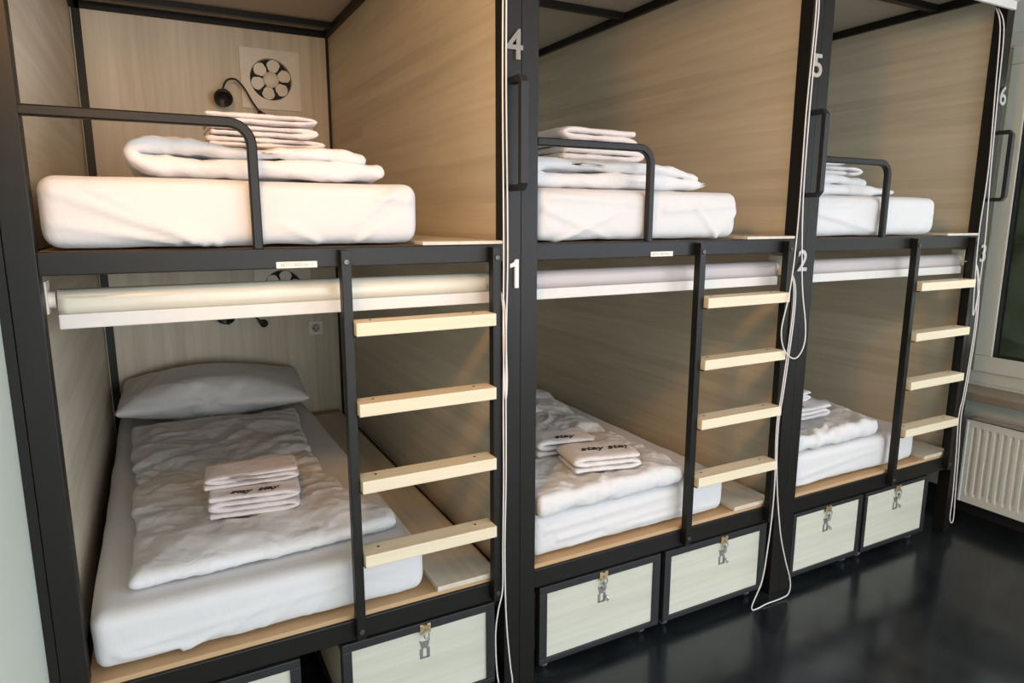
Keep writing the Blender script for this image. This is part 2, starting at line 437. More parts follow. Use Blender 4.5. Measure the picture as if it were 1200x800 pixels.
for B in ((-hw, hw, -.08, 0, 0, .07), (-hw, hw, -.08, 0, 2.17, 2.24), (-hw, -hw+.07, -.08, 0, .07, 2.17), (hw-.07, hw, -.08, 0, .07, 2.17), (-.05, .05, -.08, 0, .07, 2.17)): box(bm, *B, bev=.004)
obj('window_frame', bm, 'upvc', r)
boxes('pane', [(-hw+.07, -.05, -.05, -.045, .07, 2.17), (.05, hw-.07, -.05, -.045, .07, 2.17)], 'glass', r)
bm = bmesh.new(); box(bm, 3.755, RX, -5.45, .32, .648, .69, bev=.006)
o = obj('trim_2', bm, 'sill', kind='structure')
# leaves outside the near window
bm = bmesh.new(); hv = {}
for i in range(40):
    for j in range(30):
        y, z = -3.2+5.2*i/39, -.4+4.2*j/29
        hv[i, j] = bm.verts.new((5.4+.45*fbm((0, y, z), 1.6, 5)+.12*random.uniform(-1, 1), y, z))
for i in range(39):
    for j in range(29): bm.faces.new((hv[i, j], hv[i, j+1], hv[i+1, j+1], hv[i+1, j]))
for i in range(39):
    pass
o = obj('hedge', bm, 'leaf', smooth=True, kind='stuff'); o.modifiers.new('t', 'SOLIDIFY').thickness = .3
tag(o, 'dark green hedge outside behind the window pane', 'hedge')
bm = bmesh.new(); box(bm, RX+.3, 6.5, -4, 3, -.5, -.38); o = obj('ground_outside', bm, 'leaf', kind='structure')

# radiator
def radiator():
    t = thing('radiator', 'white panel radiator under the window sill', 'radiator', (3.85, -.52, .105))
    y0, y1 = -.60, .585; h = .435
    bm = bmesh.new(); n = 33; pitch = (y1-y0-.05)/n; sec = []
    ys = []
    for k in range(n):
        c = y0+.025+pitch*(k+.5)
        ys += [(c-pitch*.5, 0), (c-pitch*.30, 0), (c-pitch*.17, 1), (c+pitch*.17, 1), (c+pitch*.30, 0)]
    ys = [(y0, 0)]+ys+[(y1-.025, 0), (y1, 0)]
    zs = [(0, 0), (.035, 0), (.055, 1), (h-.055, 1), (h-.035, 0), (h, 0)]
    g = [[bm.verts.new((-.045+.013*a*b, y, z)) for z, b in zs] for y, a in ys]
    for A, B in zip(g, g[1:]):
        for k in range(len(zs)-1): bm.faces.new((A[k], A[k+1], B[k+1], B[k]))
    geo = bmesh.ops.extrude_face_region(bm, geom=bm.faces[:])
    for v in geo['geom']:
        if isinstance(v, bmesh.types.BMVert): v.co.x = -.028
    obj('front_panel', bm, 'enamel', t)
    boxes('side_cover', [(-.05, .04, y1-.012, y1, 0, h)], 'enamel', t, .003)
    boxes('side_cover', [(-.05, .04, y0, y0+.012, 0, h)], 'enamel', t, .003)
    L = [(-.05, .04, y0, y1, h-.006, h)]+[(-.02, .03, y0+.02+.03*k, y0+.03+.03*k, h-.03, h-.006) for k in range(38)]
    boxes('top_grille', L, 'enamel', t)
    boxes('rear_panel', [(.02, .035, y0+.012, y1-.012, 0, h-.01)], 'enamel', t)
    bm = bmesh.new(); tube(bm, [(.0, y0+.05, .0), (.0, y0+.05, -.05), (.03, y0+.05, -.06), (.06, y0+.05, -.06), (.083, y0+.05, -.06)], .011); obj('pipe', bm, 'enamel', t, True)
    bm = bmesh.new(); tube(bm, [(.035, y0+.2, .25), (.1, y0+.2, .25)], .012); obj('wall_bracket', bm, 'enamel', t); bm = bmesh.new(); tube(bm, [(.035, y1-.2, .25), (.1, y1-.2, .25)], .012); obj('wall_bracket', bm, 'enamel', t)
radiator()

# ------------------------------------------------------------------ bunk frames
def rail_box(name, B, t, bev=.003, mat='steel'): return boxes(name, [B], mat, t, bev)
def bunk(i):
    X0, X1 = BAYS[i]; w = X1-X0
    lab = ['left black steel double bunk bed unit beside the pale green wall',
           'middle black steel double bunk bed unit between the numbered door-like posts',
           'right black steel double bunk bed unit next to the window and radiator'][i]
    lab = ['leftmost black steel bunk bed with ash panels, next to pale green wall',
           'middle black steel bunk bed with ash panels, between the other two',
           'rightmost black steel bunk bed with ash panels, next to the window'][i]
    t = thing('bunk_bed', lab, 'bunk bed', (X0, 0, 0), 0, 'bunk beds in a row')
    for a in (-W, w): boxes('post', [(a, a+W, 0, W, 0, ZTOP)], 'steel', t, .002)
    for a in (-.0215, w+.0145): boxes('post', [(a, a+.035, YB, YB+.035, 0, ZTOP)], 'steel', t, .002)
    # front rails
    boxes('front_rail', [(0, w, .002, .052, ZU2, ZU)], 'steel', t, .003)
    boxes('front_rail', [(0, w, .002, .052, ZL2, ZL)], 'steel', t, .003)
    boxes('front_rail', [(0, w, .002, .052, ZT+.01, ZTOP)], 'steel', t, .003)
    # side and back rails
    for a in (-.040, w+.006):
        for z in (ZT, ZU2+.01, ZL2+.01): boxes('side_rail', [(a, a+.034, W, YB, z, z+.035)], 'steel', t)
    for z in (ZT, ZU2+.01, ZL2+.01): boxes('back_rail', [(-.01, w+.02, YB, YB+.035, z, z+.035)], 'steel', t)
    for y in (.33, 1.13, 1.98): boxes('roof_bar', [(-.006, w+.006, y-.017, y+.017, ZT+.008, ZT+.036)], 'steel', t)
    boxes('roof_panel', [(-.045, w+.045, .13, YB+.03, ZT+.037, ZT+.05)], 'ceil', t)
    # panels
    for z0, z1 in ((.385, 1.42), (1.458, ZT)):
        boxes('side_panel', [(-.046, -.028, W-.006, YB+.004, z0, z1)], 'ash_y', t)
        boxes('side_panel', [(w+.028, w+.046, W-.006, YB+.004, z0, z1)], 'ash_y', t)
        boxes('back_panel', [(-.026, w+.028, YB+.006, YB+.02, z0, z1)], 'ash_z', t)
    # bed bases: orange plywood with a pale shelf board on the right
    for z in (ZL, ZU):
        if z == ZL: boxes('bed_base', [(-.004, w-.004, .012, YB, z, z+.014)], 'ply', t)
        else: boxes('bed_base', [(-.004, w-.004, .053, YB, z-.014, z)], 'ply', t)
        zb = z+.0145 if z == ZL else z+.0005
        boxes('shelf_board', [(w-.225 if z == ZL else w-.25, w-.022 if z == ZL else w-.004, .006 if z == ZL else .002, YB-.12, zb, zb+.016 if z == ZL else zb+.010)], 'ash_lid', t, .002)
    # guard rail of the upper bunk
    gx = [.453, .425, .41][i] if i else .453
    bm = bmesh.new(); r = .0115; zt = 1.757
    pts = [(.0, .009, zt), (gx-.05, .009, zt)]
    for k in range(1, 7): a = k/6*math.pi/2; pts.append((gx-.05+.05*math.sin(a), .009, zt-.05+.05*math.cos(a)))
    pts += [(gx, .009, ZU+.0005)]
    P = [Vector(p) for p in pts]; rings = []
    for k, p in enumerate(P):
        tn = (P[min(k+1, len(P)-1)]-P[max(k-1, 0)]).normalized(); nr = Vector((-tn.z, 0, tn.x))
        rings.append([bm.verts.new(p+nr*a*r+Vector((0, b*.0115, 0))) for a, b in ((1, .7), (1, -.7), (.7, -1), (-.7, -1), (-1, -.7), (-1, .7), (-.7, 1), (.7, 1))])
    for A, B in zip(rings, rings[1:]):
        for k in range(8): bm.faces.new((A[k], A[(k+1) % 8], B[(k+1) % 8], B[k]))
    bm.faces.new(rings[0]); bm.faces.new(rings[-1])
    obj('guard_rail', bm, 'steel', t)
    # ladder
    sx0, sx1 = [(.646, 1.079), (.622, 1.052), (.600, 1.030)][i]
    lad = bpy.data.objects.new('ladder', None); COL.objects.link(lad); lad.parent = t; lad.location = (sx0, -.03, .35)
    lw = sx1-sx0
    for a in (0, lw):
        s = boxes('stringer', [(a, a+.026, 0, .029, 0, 1.105)], 'steel', lad, .002)
    for a in (.013, lw+.013):
        for z in (.028, 1.075):
            bm = bmesh.new(); lathe(bm, [(.0075, 0), (.0075, .0035), (.006, .0045), (.0035, .0045), (.0034, .0025)], (a, 0, z), (0, -1, 0), 14); obj('bolt', bm, 'bolt', lad)
    for k, z in enumerate((1.249, 1.031, .814, .597)):
        bm = bmesh.new(); box(bm, .0265, lw-.0005, -.022, .046, z-.35-.017, z-.35+.019, bev=.003)
        rg = obj('rung', bm, 'pine', lad)
        for a in (.075, lw-.055):
            bm = bmesh.new(); cyl(bm, (a, .02, z-.35+.0192), (0, 0, 1), .004, .002, 10); obj('screw', bm, 'bolt', rg)
        for a in (.0263, lw-.0003-.004): boxes('bracket', [(a, a+.004, -.012, .04, z-.35-.021, z-.35-.0172)], 'steel', rg)
    # pull handle on the left face of the right post pair (upper part of the post)
    hb = bmesh.new(); hx = w+.026
    pts = [(hx, -.001, 1.622), (hx, -.056, 1.622), (hx, -.066, 1.634), (hx, -.066, 1.903), (hx, -.056, 1.915), (hx, -.001, 1.915)]
    P = [Vector(p) for p in pts]; rings = []
    for k, p in enumerate(P):
        tn = (P[min(k+1, 5)]-P[max(k-1, 0)]).normalized(); nr = Vector((0, -tn.z, tn.y))
        rings.append([hb.verts.new(p+nr*a*.0085+Vector((b*.0115, 0, 0))) for a, b in ((1, 1), (1, -1), (-1, -1), (-1, 1))])
    for A, B in zip(rings, rings[1:]):
        for k in range(4): hb.faces.new((A[k], A[(k+1) % 4], B[(k+1) % 4], B[k]))
    hb.faces.new(rings[0]); hb.faces.new(rings[-1])
    obj('pull_handle', hb, 'rubber', t)
    # silver numerals on the posts, their differing reflections put into the colour
    for s, z, mt in ((str(i+4), [2.008, 2.075, 2.07][i], ['chrome', 'dull', 'zinc'][i]), (str(i+1), 1.375, ['bright', 'zinc', 'zinc'][i])):
        if s == '1':   # upright with a clear flag at its top left
            nb = bmesh.new(); out = [(.002, -.042), (.014, -.042), (.014, .042), (.004, .042), (-.001, .034), (-.014, .029), (-.014, .018), (.002, .022)]
            A = [nb.verts.new((x, y, -.004)) for x, y in out]; B = [nb.verts.new((x, y, .004)) for x, y in out]
            nb.faces.new(A[::-1]); nb.faces.new(B)
            for q in range(8): nb.faces.new((A[q], A[(q+1) % 8], B[(q+1) % 8], B[q]))
            o = obj('number', nb, mt, t)
        else:
            me = text_mesh(s, .112, .004, 0, .0015); o = mobj('number', me, mt, t)
        o.location = (w+[.030, .036, .030][i], -.0045, z); o.rotation_euler = (R(90), 0, 0)
        o['label'] = 'silver numeral %s on the post' % s
    # name strip on the upper rail
    if i < 2:
        lx = (.542, .480)[i]; wd = (.050, .047)[i]
        lb = boxes('name_strip', [(lx-wd, lx+wd, .0008, .0019, 1.412, 1.428)], 'label', t); lb['label'] = 'white printed strip'
        me = text_mesh('BETT / BED No. %d' % (i+1), .0105, .0002); o = mobj('strip_print', me, 'grey_ink', lb); o.location = (lx, .0005, 1.4198); o.rotation_euler = (R(90), 0, 0)
    return t
BUNK = [bunk(i) for i in range(3)]

# ------------------------------------------------------------------ roller blinds
def blind(i, upper):
    X0, X1 = BAYS[i]; w = X1-X0
    z = 2.462 if upper else 1.343
    where = ['left', 'middle', 'right'][i]
    lab = ('rolled-up white blind at the top of the %s bunk, above the upper bed' if upper else
           'rolled-up fabric blind in the lower opening of the %s bunk, with white bottom bar') % where
    t = thing('roller_blind', lab, 'blind', (X0, .0, z), 0, 'roller blinds of the bunks')
    a, b = (.022, w-.020) if not upper else (.03, w-.065); y = -.036 if upper else .085; fab = 'blind_lit' if i == 0 else 'blind'
    bm = bmesh.new()
    lathe(bm, [(.0225, a), (.0235, a+.001), (.0235, b-.001), (.0225, b)], (0, y, .008), (1, 0, 0), 28)
    obj('fabric_roll', bm, fab, t, True)
    # the hanging tail of fabric in front of the roll, ending in the bar
    bm = bmesh.new(); nx = 60; g = []
    prof = [(y+.004, .0318), (y-.012, .0285), (y-.0215, .019), (y-.0242, .008), (y-.0235, -.008), (y-.0225, -.024)]
    for k in range(nx+1):
        x = a+(b-a)*k/nx; g.append([bm.verts.new((x, yy+.0016*fbm((x+i*3, zz*6, 0), 5, 8+i)-(.0003 if zz < .02 else 0), zz)) for yy, zz in prof])
    for A, B in zip(g, g[1:]):
        for k in range(len(prof)-1): bm.faces.new((A[k], B[k], B[k+1], A[k+1]))
    ft = obj('fabric_tail', bm, fab, t, True); ft.modifiers.new('s', 'SOLIDIFY').thickness = .001
    bm = bmesh.new(); box(bm, a-.001, b+.001, y-.030, y-.016, -.058, -.024, bev=.003); obj('bottom_bar', bm, 'blind_bar', t)
    for c, s in ((0.0005, 1), (w-.0005, -1)) if not upper else ((.012, 1), (w-.047, -1)):
        bm = bmesh.new(); box(bm, min(c, c+s*.004), max(c, c+s*.004), y-.03, y+.03, -.022, .052, bev=.0015); cyl(bm, (c+s*.011, y, .008), (1, 0, 0), .019, .014, 20)
        obj('end_bracket', bm, 'white', t)
    if upper:
        C = [[(1.112, -.018, 2.42), (1.110, -.034, 2.30), (1.107, -.036, 1.90), (1.109, -.038, 1.45), (1.108, -.036, 1.2), (1.112, -.036, 1.06), (1.1165, -.036, 1.005), (1.121, -.036, 1.06), (1.118, -.036, 1.2), (1.122, -.038, 1.45), (1.118, -.036, 1.9), (1.120, -.034, 2.30), (1.120, -.018, 2.42)],
             [(2.316, -.02, 2.42), (2.315, -.05, 2.277), (2.306, -.05, 1.911), (2.308, -.05, 1.585), (2.297, -.055, 1.401), (2.277, -.06, 1.261), (2.250, -.06, 1.13), (2.276, -.062, 1.049), (2.335, -.062, 1.017), (2.378, -.06, 1.06), (2.385, -.055, 1.141), (2.354, -.05, 1.305), (2.326, -.05, 1.585), (2.322, -.05, 1.853), (2.326, -.05, 2.112), (2.327, -.05, 2.278), (2.327, -.02, 2.42)],
             [(3.47, -.012, 2.42), (3.47, -.04, 2.33), (3.493, -.04, 2.067), (3.515, -.04, 1.746), (3.504, -.04, 1.466), (3.52, -.042, 1.20), (3.535, -.042, 1.10), (3.553, -.042, 1.20), (3.558, -.04, 1.466), (3.535, -.04, 1.746), (3.516, -.04, 2.068), (3.50, -.04, 2.33), (3.49, -.012, 2.42)]][i]
    else:
        C = [[(1.106, .05, 1.34), (1.112, -.006, 1.32), (1.110, -.036, 1.24), (1.107, -.038, 1.0), (1.107, -.04, .761), (1.104, -.04, .539), (1.103, -.04, .396), (1.088, -.04, .326), (1.078, -.04, .241), (1.084, -.04, .102), (1.105, -.04, .018), (1.137, -.04, .05), (1.131, -.04, .117), (1.119, -.04, .243), (1.113, -.04, .364), (1.111, -.04, .537), (1.115, -.04, .759), (1.116, -.038, 1.0), (1.117, -.036, 1.24), (1.117, -.006, 1.32), (1.112, .05, 1.34)],
             [(2.345, .05, 1.34), (2.350, -.006, 1.32), (2.335, -.034, 1.2), (2.29, -.05, .9), (2.275, -.05, .754), (2.287, -.05, .544), (2.287, -.05, .403), (2.277, -.05, .261), (2.258, -.05, .119), (2.21, -.05, .009), (2.302, -.05, .008), (2.377, -.05, .008), (2.42, -.05, .019), (2.424, -.05, .075), (2.383, -.05, .18), (2.339, -.05, .319), (2.298, -.05, .543), (2.284, -.05, .753), (2.30, -.05, .9), (2.345, -.034, 1.2), (2.357, -.006, 1.32), (2.352, .05, 1.34)],
             [(3.575, .05, 1.34), (3.580, -.006, 1.32), (3.570, -.036, 1.1), (3.545, -.04, .75), (3.525, -.04, .619), (3.542, -.04, .437), (3.558, -.04, .217), (3.558, -.04, .107), (3.575, -.04, .07), (3.590, -.04, .09), (3.580, -.04, .217), (3.562, -.04, .437), (3.545, -.04, .619), (3.560, -.04, .75), (3.583, -.036, 1.1), (3.587, -.006, 1.32), (3.582, .05, 1.34)]][i]
    bm = bmesh.new(); tube(bm, catmull([(x-X0, yy, zz-z) for x, yy, zz in C], 7), .0024, 6)
    o = obj('pull_cord', bm, 'cord', t, True); o['label'] = 'white looped pull cord'
for i in range(3):
    blind(i, True); blind(i, False)

# ------------------------------------------------------------------ storage drawers
def drawer(i, k, x0, x1):
    labs = {(0, 0): 'storage drawer partly cut off under the leftmost bunk, left of the open dark gap',
            (0, 1): 'storage drawer with brass staple and grey clasp, under the leftmost ladder',
            (1, 0): 'left storage drawer with hanging clasp under the middle bunk',
            (1, 1): 'right storage drawer under the middle bunk, beside the trailing white cord',
            (2, 0): 'left storage drawer under the rightmost bunk, below the folded bedding',
            (2, 1): 'right storage drawer under the rightmost bunk, nearest the radiator'}
    t = thing('storage_drawer', labs[i, k], 'drawer', (x0, 0, 0), 0, 'rolling drawers under the bunks')
    w = x1-x0; z0, z1 = .046, .330; f = .030 if i == 1 else (.028 if i == 0 else .020); tb = .026 if i < 2 else .016; bb = .018
    bm = bmesh.new()
    for B in ((0, w, .0, .03, z1-tb, z1), (0, w, .0, .03, z0, z0+bb), (0, f, .0, .03, z0+bb, z1-tb), (w-f, w, .0, .03, z0+bb, z1-tb)): box(bm, *B, bev=.002)
    for a in (0, w-.03):
        for z in (z0, z1-.028): box(bm, a, a+.03, .03, .88, z, z+.028)
        box(bm, a, a+.03, .85, .88, z0+.028, z1-.028)
    box(bm, .03, w-.03, .85, .88, z1-.028, z1); box(bm, .03, w-.03, .85, .88, z0, z0+.028)
    obj('frame', bm, 'steel_dark', t)
    boxes('front_panel', [(f-.004, w-f+.004, .008, .022, z0+bb-.004, z1-tb+.004)], 'ash_x', t)
    boxes('side_panel', [(.010, .020, .031, .85, z0+.024, z1-.024)], 'ash_y', t)
    boxes('side_panel', [(w-.020, w-.010, .031, .85, z0+.024, z1-.024)], 'ash_y', t)
    boxes('bottom_panel', [(.021, w-.021, .031, .85, z0+.028, z0+.038)], 'ash_y', t)
    boxes('rear_panel', [(.031, w-.031, .862, .872, z0+.029, z1-.029)], 'ash_x', t)
    cx = {(0, 0): .25, (0, 1): .252, (1, 0): .257, (1, 1): .292, (2, 0): .215, (2, 1): .235}[i, k]
    h = bpy.data.objects.new('hasp', None); COL.objects.link(h); h.parent = t; h.location = (cx, 0, z1)
    bm = bmesh.new(); box(bm, -.017, -.006, -.004, -.0005, -.034, -.004, bev=.001); box(bm, .006, .017, -.004, -.0005, -.034, -.004, bev=.001); box(bm, -.006, .006, -.003, -.0005, -.030, -.008)
    for a in (-.0115, .0115):
        for z in (-.011, -.027): cyl(bm, (a, -.0045, z), (0, 1, 0), .003, .002, 10)
    obj('staple', bm, 'brass', h)
    bm = bmesh.new(); tube(bm, [(0, -.003, -.018)]+[(.008*math.sin(a), -.013, -.034+.012*math.cos(a)) for a in [q*math.pi/5 for q in range(10)]], .0022, 6); obj('link', bm, 'zinc', h, True)
    # hanging clasp: forked body and slotted tongue
    tilt = -.012
    bm = bmesh.new()
    def pr(pts, y0, y1):
        A = [bm.verts.new((x, y0+tilt*z*4, z)) for x, z in pts]; B = [bm.verts.new((x, y1+tilt*z*4, z)) for x, z in pts]
        n = len(pts); bm.faces.new(A); bm.faces.new(B[::-1])
        for q in range(n): bm.faces.new((A[q], B[q], B[(q+1) % n], A[(q+1) % n]))
    pr([(-.017, -.060), (-.009, -.066), (.009, -.066), (.017, -.060), (.012, -.082), (.010, -.090), (-.010, -.090), (-.012, -.082)], .002, .006)
    pr([(-.0165, -.090), (-.006, -.090), (-.006, -.130), (-.0165, -.122)], .002, .006); pr([(.006, -.090), (.0165, -.090), (.0165, -.122), (.006, -.130)], .002, .006)
    pr([(-.0165, -.122), (-.006, -.118), (.006, -.118), (.0165, -.122), (.012, -.137), (0, -.142), (-.012, -.137)], .002, .006)
    if (i, k) == (0, 1): pass
    else:
        tube(bm, [(-.002, -.006, -.043), (.003, -.009, -.056), (-.002, -.006, -.068)], .006, 8); tube(bm, [(.014, -.002, -.100), (.020, -.006, -.108), (.014, -.004, -.116)], .005, 6)
    obj('clasp', bm, 'zinc', h)
    for a in (.045, w-.045):
        for y in (.05, .82):
            c = bpy.data.objects.new('caster', None); COL.objects.link(c); c.parent = t; c.location = (a, y, 0)
            bm = bmesh.new(); box(bm, -.014, -.011, -.010, .014, .018, .052); box(bm, .011, .014, -.010, .014, .018, .052); box(bm, -.018, .018, -.018, .022, .048, .052); cyl(bm, (0, .004, .021), (1, 0, 0), .004, .03, 10); obj('fork', bm, 'steel_dark', c)
            bm = bmesh.new(); lathe(bm, [(.017, -.010), (.0205, -.008), (.0205, .008), (.017, .010)], (0, .004, .0206), (1, 0, 0), 22); obj('wheel', bm, 'wheel', c, True)
for i, k, x0, x1 in ((0, 0, .003, .491), (0, 1, .607, 1.095), (1, 0, 1.262, 1.775), (1, 1, 1.797, 2.322), (2, 0, 2.480, 2.927), (2, 1, 2.944, 3.415)): drawer(i, k, x0, x1)

# ------------------------------------------------------------------ mattresses
cre = [
    [((.30, .02), (.03, .13), .010, .009), ((.33, .01), (.10, .14), .008, .008), ((.27, .015), (.02, .06), .008, .007), ((.36, .01), (.20, .11), .009, .006), ((.60, .01), (.50, .06), .008, .005), ((.80, .14), (.70, .06), .010, .006), ((.70, .01), (.76, .05), .007, .005), ((.84, .12), (.76, .13), .01, .006)],
    [((.03, .10), (.30, .0), .008, .006), ((.08, .0), (.32, .10), .008, .006), ((.50, .10), (.84, .12), .010, .006), ((.74, .01), (.62, .12), .007, .008), ((.84, .11), (.74, .01), .008, .006), ((.05, .14), (.40, .12), .009, .005)],
    [((.0, .10), (.42, .02), .009, .009), ((.02, .12), (.30, .13), .010, .006), ((.78, .10), (.70, .02), .009, .004), ((.38, .14), (.44, .02), .012, .004)],
    [((.05, .055), (.75, .10), .008, .004), ((.06, .04), (.25, .02), .008, .006), ((.20, .015), (.30, .05), .007, .008), ((.40, .02), (.50, .09), .008, .004), ((.52, .02), (.60, .10), .008, .004), ((.30, .03), (.42, .10), .008, .004)],
    [((.05, .10), (.60, .12), .009, .004), ((.10, .06), (.70, .08), .008, .005), ((.15, .02), (.60, .05), .008, .004), ((.30, .05), (.80, .04), .008, .004)],
    [((.05, .06), (.55, .10), .009, .004), ((.05, .02), (.40, .04), .008, .004), ((.62, .02), (.70, .10), .009, .004)],
]
names = ['upper bunk at left, lit warm', 'upper bunk in the middle', 'upper bunk at right', 'lower bunk at left, under the pillow', 'lower bunk in the middle', 'lower bunk at right']
mw = [.872, .838, .815]; MT = []
for q in range(6):
    i = q % 3; up = q < 3
    bm = mattress_mesh(cre[q], q+1, w=mw[i] if up else [.868, .86, .84][i], h=.165 if up else .157)
    lab = ['thick mattress in white fitted sheet on the upper bed of the left bunk', 'thick mattress in white fitted sheet on the upper bed of the middle bunk', 'thick mattress in white fitted sheet on the upper bed of the right bunk',
           'mattress in white fitted sheet under the pillow, lower bed of the left bunk', 'mattress in white fitted sheet on the lower bed of the middle bunk', 'bluish white sheeted mattress on the lower bed of the right bunk'][q]
    o = obj('mattress', bm, 'sheet', None, True, loc=(BAYS[i][0]+.008, .026 if i < 2 and up else .036 if up else .030, ZU+.001 if up else ZL+.0142))
    tag(o, lab, 'mattress', 'mattresses in the bunks'); MT.append(o)
ZM = ZL+.0142+.157    # lower mattress top
ZMU = ZU+.001+.164

# ------------------------------------------------------------------ bedding
def rest(o, under):
    """lower or raise o until its underside touches the things below it"""
    from mathutils.bvhtree import BVHTree
    bpy.context.view_layer.update()
    lows = {}
    for v in o.data.vertices:
        p = o.matrix_world @ v.co; k = (round(p.x/.03), round(p.y/.03))
        if k not in lows or p.z < lows[k].z: lows[k] = p
    gaps = []
    for u in under:
        bv = BVHTree.FromPolygons([u.matrix_world @ v.co for v in u.data.vertices], [list(pp.vertices) for pp in u.data.polygons])
        for k, p in lows.items():
            h = bv.ray_cast(Vector((p.x, p.y, 3 if p.z > 1.5 else 1.3)), Vector((0, 0, -1)))
            if h[0]: gaps.append(p.z-h[0].z)
    gaps.sort()
    if gaps: o.location.z -= gaps[int(len(gaps)*.035)]
    bpy.context.view_layer.update()
# pillow on the lower left bed
def pil(u, v):
    x, y = (u-.5)*.80, (v-.5)*.47
    pinch = 1-.10*(math.sin(math.pi*u)*0+abs(2*u-1)**2*0)
    return x, y
me = smooth_mesh(puff(pil, 46, 32, 1.45, -.10, 0, frames=26, seed=3, thick=.02, bend=.8, grav=.0))
crinkle(me, .005, 31, 5, 7)
o = mobj('pillow', me, 'pillow', None, True); o.location = (.445, 1.855, ZM+.088); o.rotation_euler = (R(5), R(1), R(-3))
tag(o, 'plump white pillow leaning at the head of the lower left bed', 'pillow'); PIL = o
# duvet spread on the lower left bed
def dv1(u, v):
    y = .165+.03*u*(1-v)+1.38*v; xl = .132-.03*v; xr = .75-.04*math.sin(math.pi*v)+.05*math.exp(-((v-.05)/.08)**2)
    return xl+(xr-xl)*u, y
me = smooth_mesh(puff(dv1, 54, 98, 1.3, -.12, ZM+.02, frames=34, seed=5, thick=.03, mass=.06, bend=.06, grav=.35, floor_boxes=[(-.1, 1.1, -.0, 2.2, ZM-.15, ZM+.001)]))
crinkle(me, .011, 32, 5, 8)
o = mobj('duvet', me, 'duvet', None, True); tag(o, 'white duvet spread over the lower left bed, under two towels', 'duvet', 'white duvets')
D1 = o; rest(D1, [MT[3]]); rest(PIL, [MT[3], D1])
# duvet of the lower middle bed: folded in two
def dv2(u, v): return 1.288+(.565+.10*v)*u, .060+.01*u+1.22*v
me = smooth_mesh(puff(dv2, 56, 92, 1.4, -.15, ZM+.03, frames=30, seed=8, thick=.05, mass=.06, bend=.06, grav=.35, floor_boxes=[(1.1, 2.5, -.0, 2.2, ZM-.15, ZM+.001)]))
crinkle(me, .012, 33, 6, 9)
o = mobj('duvet', me, 'duvet', None, True); tag(o, 'puffy white folded duvet on the lower middle bed, under small towels', 'duvet', 'white duvets')
D2 = o; rest(D2, [MT[4]])
sc.frame_set(1)

def place_ribbon(name, path, y0, y1, mat, lab, cat, group, loc, rz=0, seed=1, tilt=0, **kw):
    bm = ribbon(path, y0, y1, seed, **kw)
    o = obj(name, bm, mat, None, True); o.location = loc; o.rotation_euler = (0, tilt, rz)
    return tag(o, lab, cat, group)
DG = 'white duvets'; TG = 'folded white towels'
# upper left bed: duvet folded over itself with a loose curl at its left end
p = [(.79, .024, .040), (.72, .028, .052), (.58, .027, .052), (.40, .025, .048), (.27, .025, .046), (.215, .036, .034), (.198, .056, .030), (.22, .074, .032), (.28, .077, .038), (.35, .068, .038), (.43, .062, .032), (.53, .064, .030), (.62, .068, .034), (.69, .064, .036), (.745, .056, .036)]
U1 = place_ribbon('duvet', p, .09, .75, 'duvet', 'folded duvet with curled left end on the upper left bed', 'duvet', DG, (0, 0, ZMU), seed=2, amp=.010, ny=40, fine=.0035)
# upper middle bed
p = [(.74, .020, .03), (.60, .024, .046), (.30, .026, .05), (.06, .026, .05), (.03, .05, .04), (.06, .070, .038), (.30, .072, .040), (.55, .066, .036), (.70, .044, .028)]
U2 = place_ribbon('duvet', p, .10, .75, 'duvet', 'folded duvet on the upper middle bed, behind the guard rail', 'duvet', DG, (1.255, 0, ZMU), seed=4, amp=.010, ny=40, fine=.0035)
# upper right bed
p = [(.64, .016, .026), (.56, .022, .034), (.40, .024, .046), (.10, .024, .048), (.05, .045, .04), (.10, .066, .04), (.30, .066, .04), (.44, .050, .03)]
U3 = place_ribbon('duvet', p, .13, .75, 'duvet', 'folded duvet on the upper right bed, behind the guard rail', 'duvet', DG, (2.49, 0, ZMU), seed=6, amp=.008, ny=34, fine=.002)
# lower right bed
def dv3(u, v): return 2.52+(.50+.12*v)*u, .075+.66*v
me = smooth_mesh(puff(dv3, 50, 60, 1.3, -.16, ZM+.03, frames=26, seed=15, thick=.05, mass=.06, bend=.12, grav=.35, floor_boxes=[(2.4, 3.6, .0, 2.2, ZM-.15, ZM+.001)]))
crinkle(me, .014, 34, 8, 8)
o = mobj('duvet', me, 'duvet', None, True); tag(o, 'crumpled folded duvet on the lower right bed, under towels', 'duvet', DG); D3 = o; rest(D3, [MT[5]])

for k, u in enumerate((U1, U2, U3)): rest(u, [MT[k]])
def towel(w, t, n, d, mat, lab, loc, rz=0, seed=1, text=None, tsize=.042, tx=0., tilt=0, tdy=.06, trz=0., amp=.0035):
    p = fold_path(w, t, n, -w/2, 0, .006, seed)
    bm = ribbon(p, 0, d, seed, amp=amp, nscale=10, ny=16, sub=4, fine=.0016)
    o = obj('towel', bm, mat, None, True); o.location = loc; o.rotation_euler = (tilt, 0, rz); tag(o, lab, 'towel', TG)
    if text:
        me = text_mesh(text, tsize, .0008, .35, .0007)
        # drape the lettering on the towel's upper face
        from mathutils.bvhtree import BVHTree
        bv = BVHTree.FromPolygons([v.co for v in o.data.vertices], [list(pp.vertices) for pp in o.data.polygons])
        ca, sa = math.cos(trz), math.sin(trz)
        for v in me.vertices:
            x, y = v.co.x*ca-v.co.y*sa+tx, v.co.x*sa+v.co.y*ca+tdy
            hit = bv.ray_cast(Vector((x, y, 1)), Vector((0, 0, -1)))
            z = (hit[0].z if hit[0] else n*t)
            v.co = Vector((x, y, z+.0006+(v.co.z+.0008)))
        q = mobj('lettering', me, 'ink', o); q['label'] = 'dark script lettering'
    return o
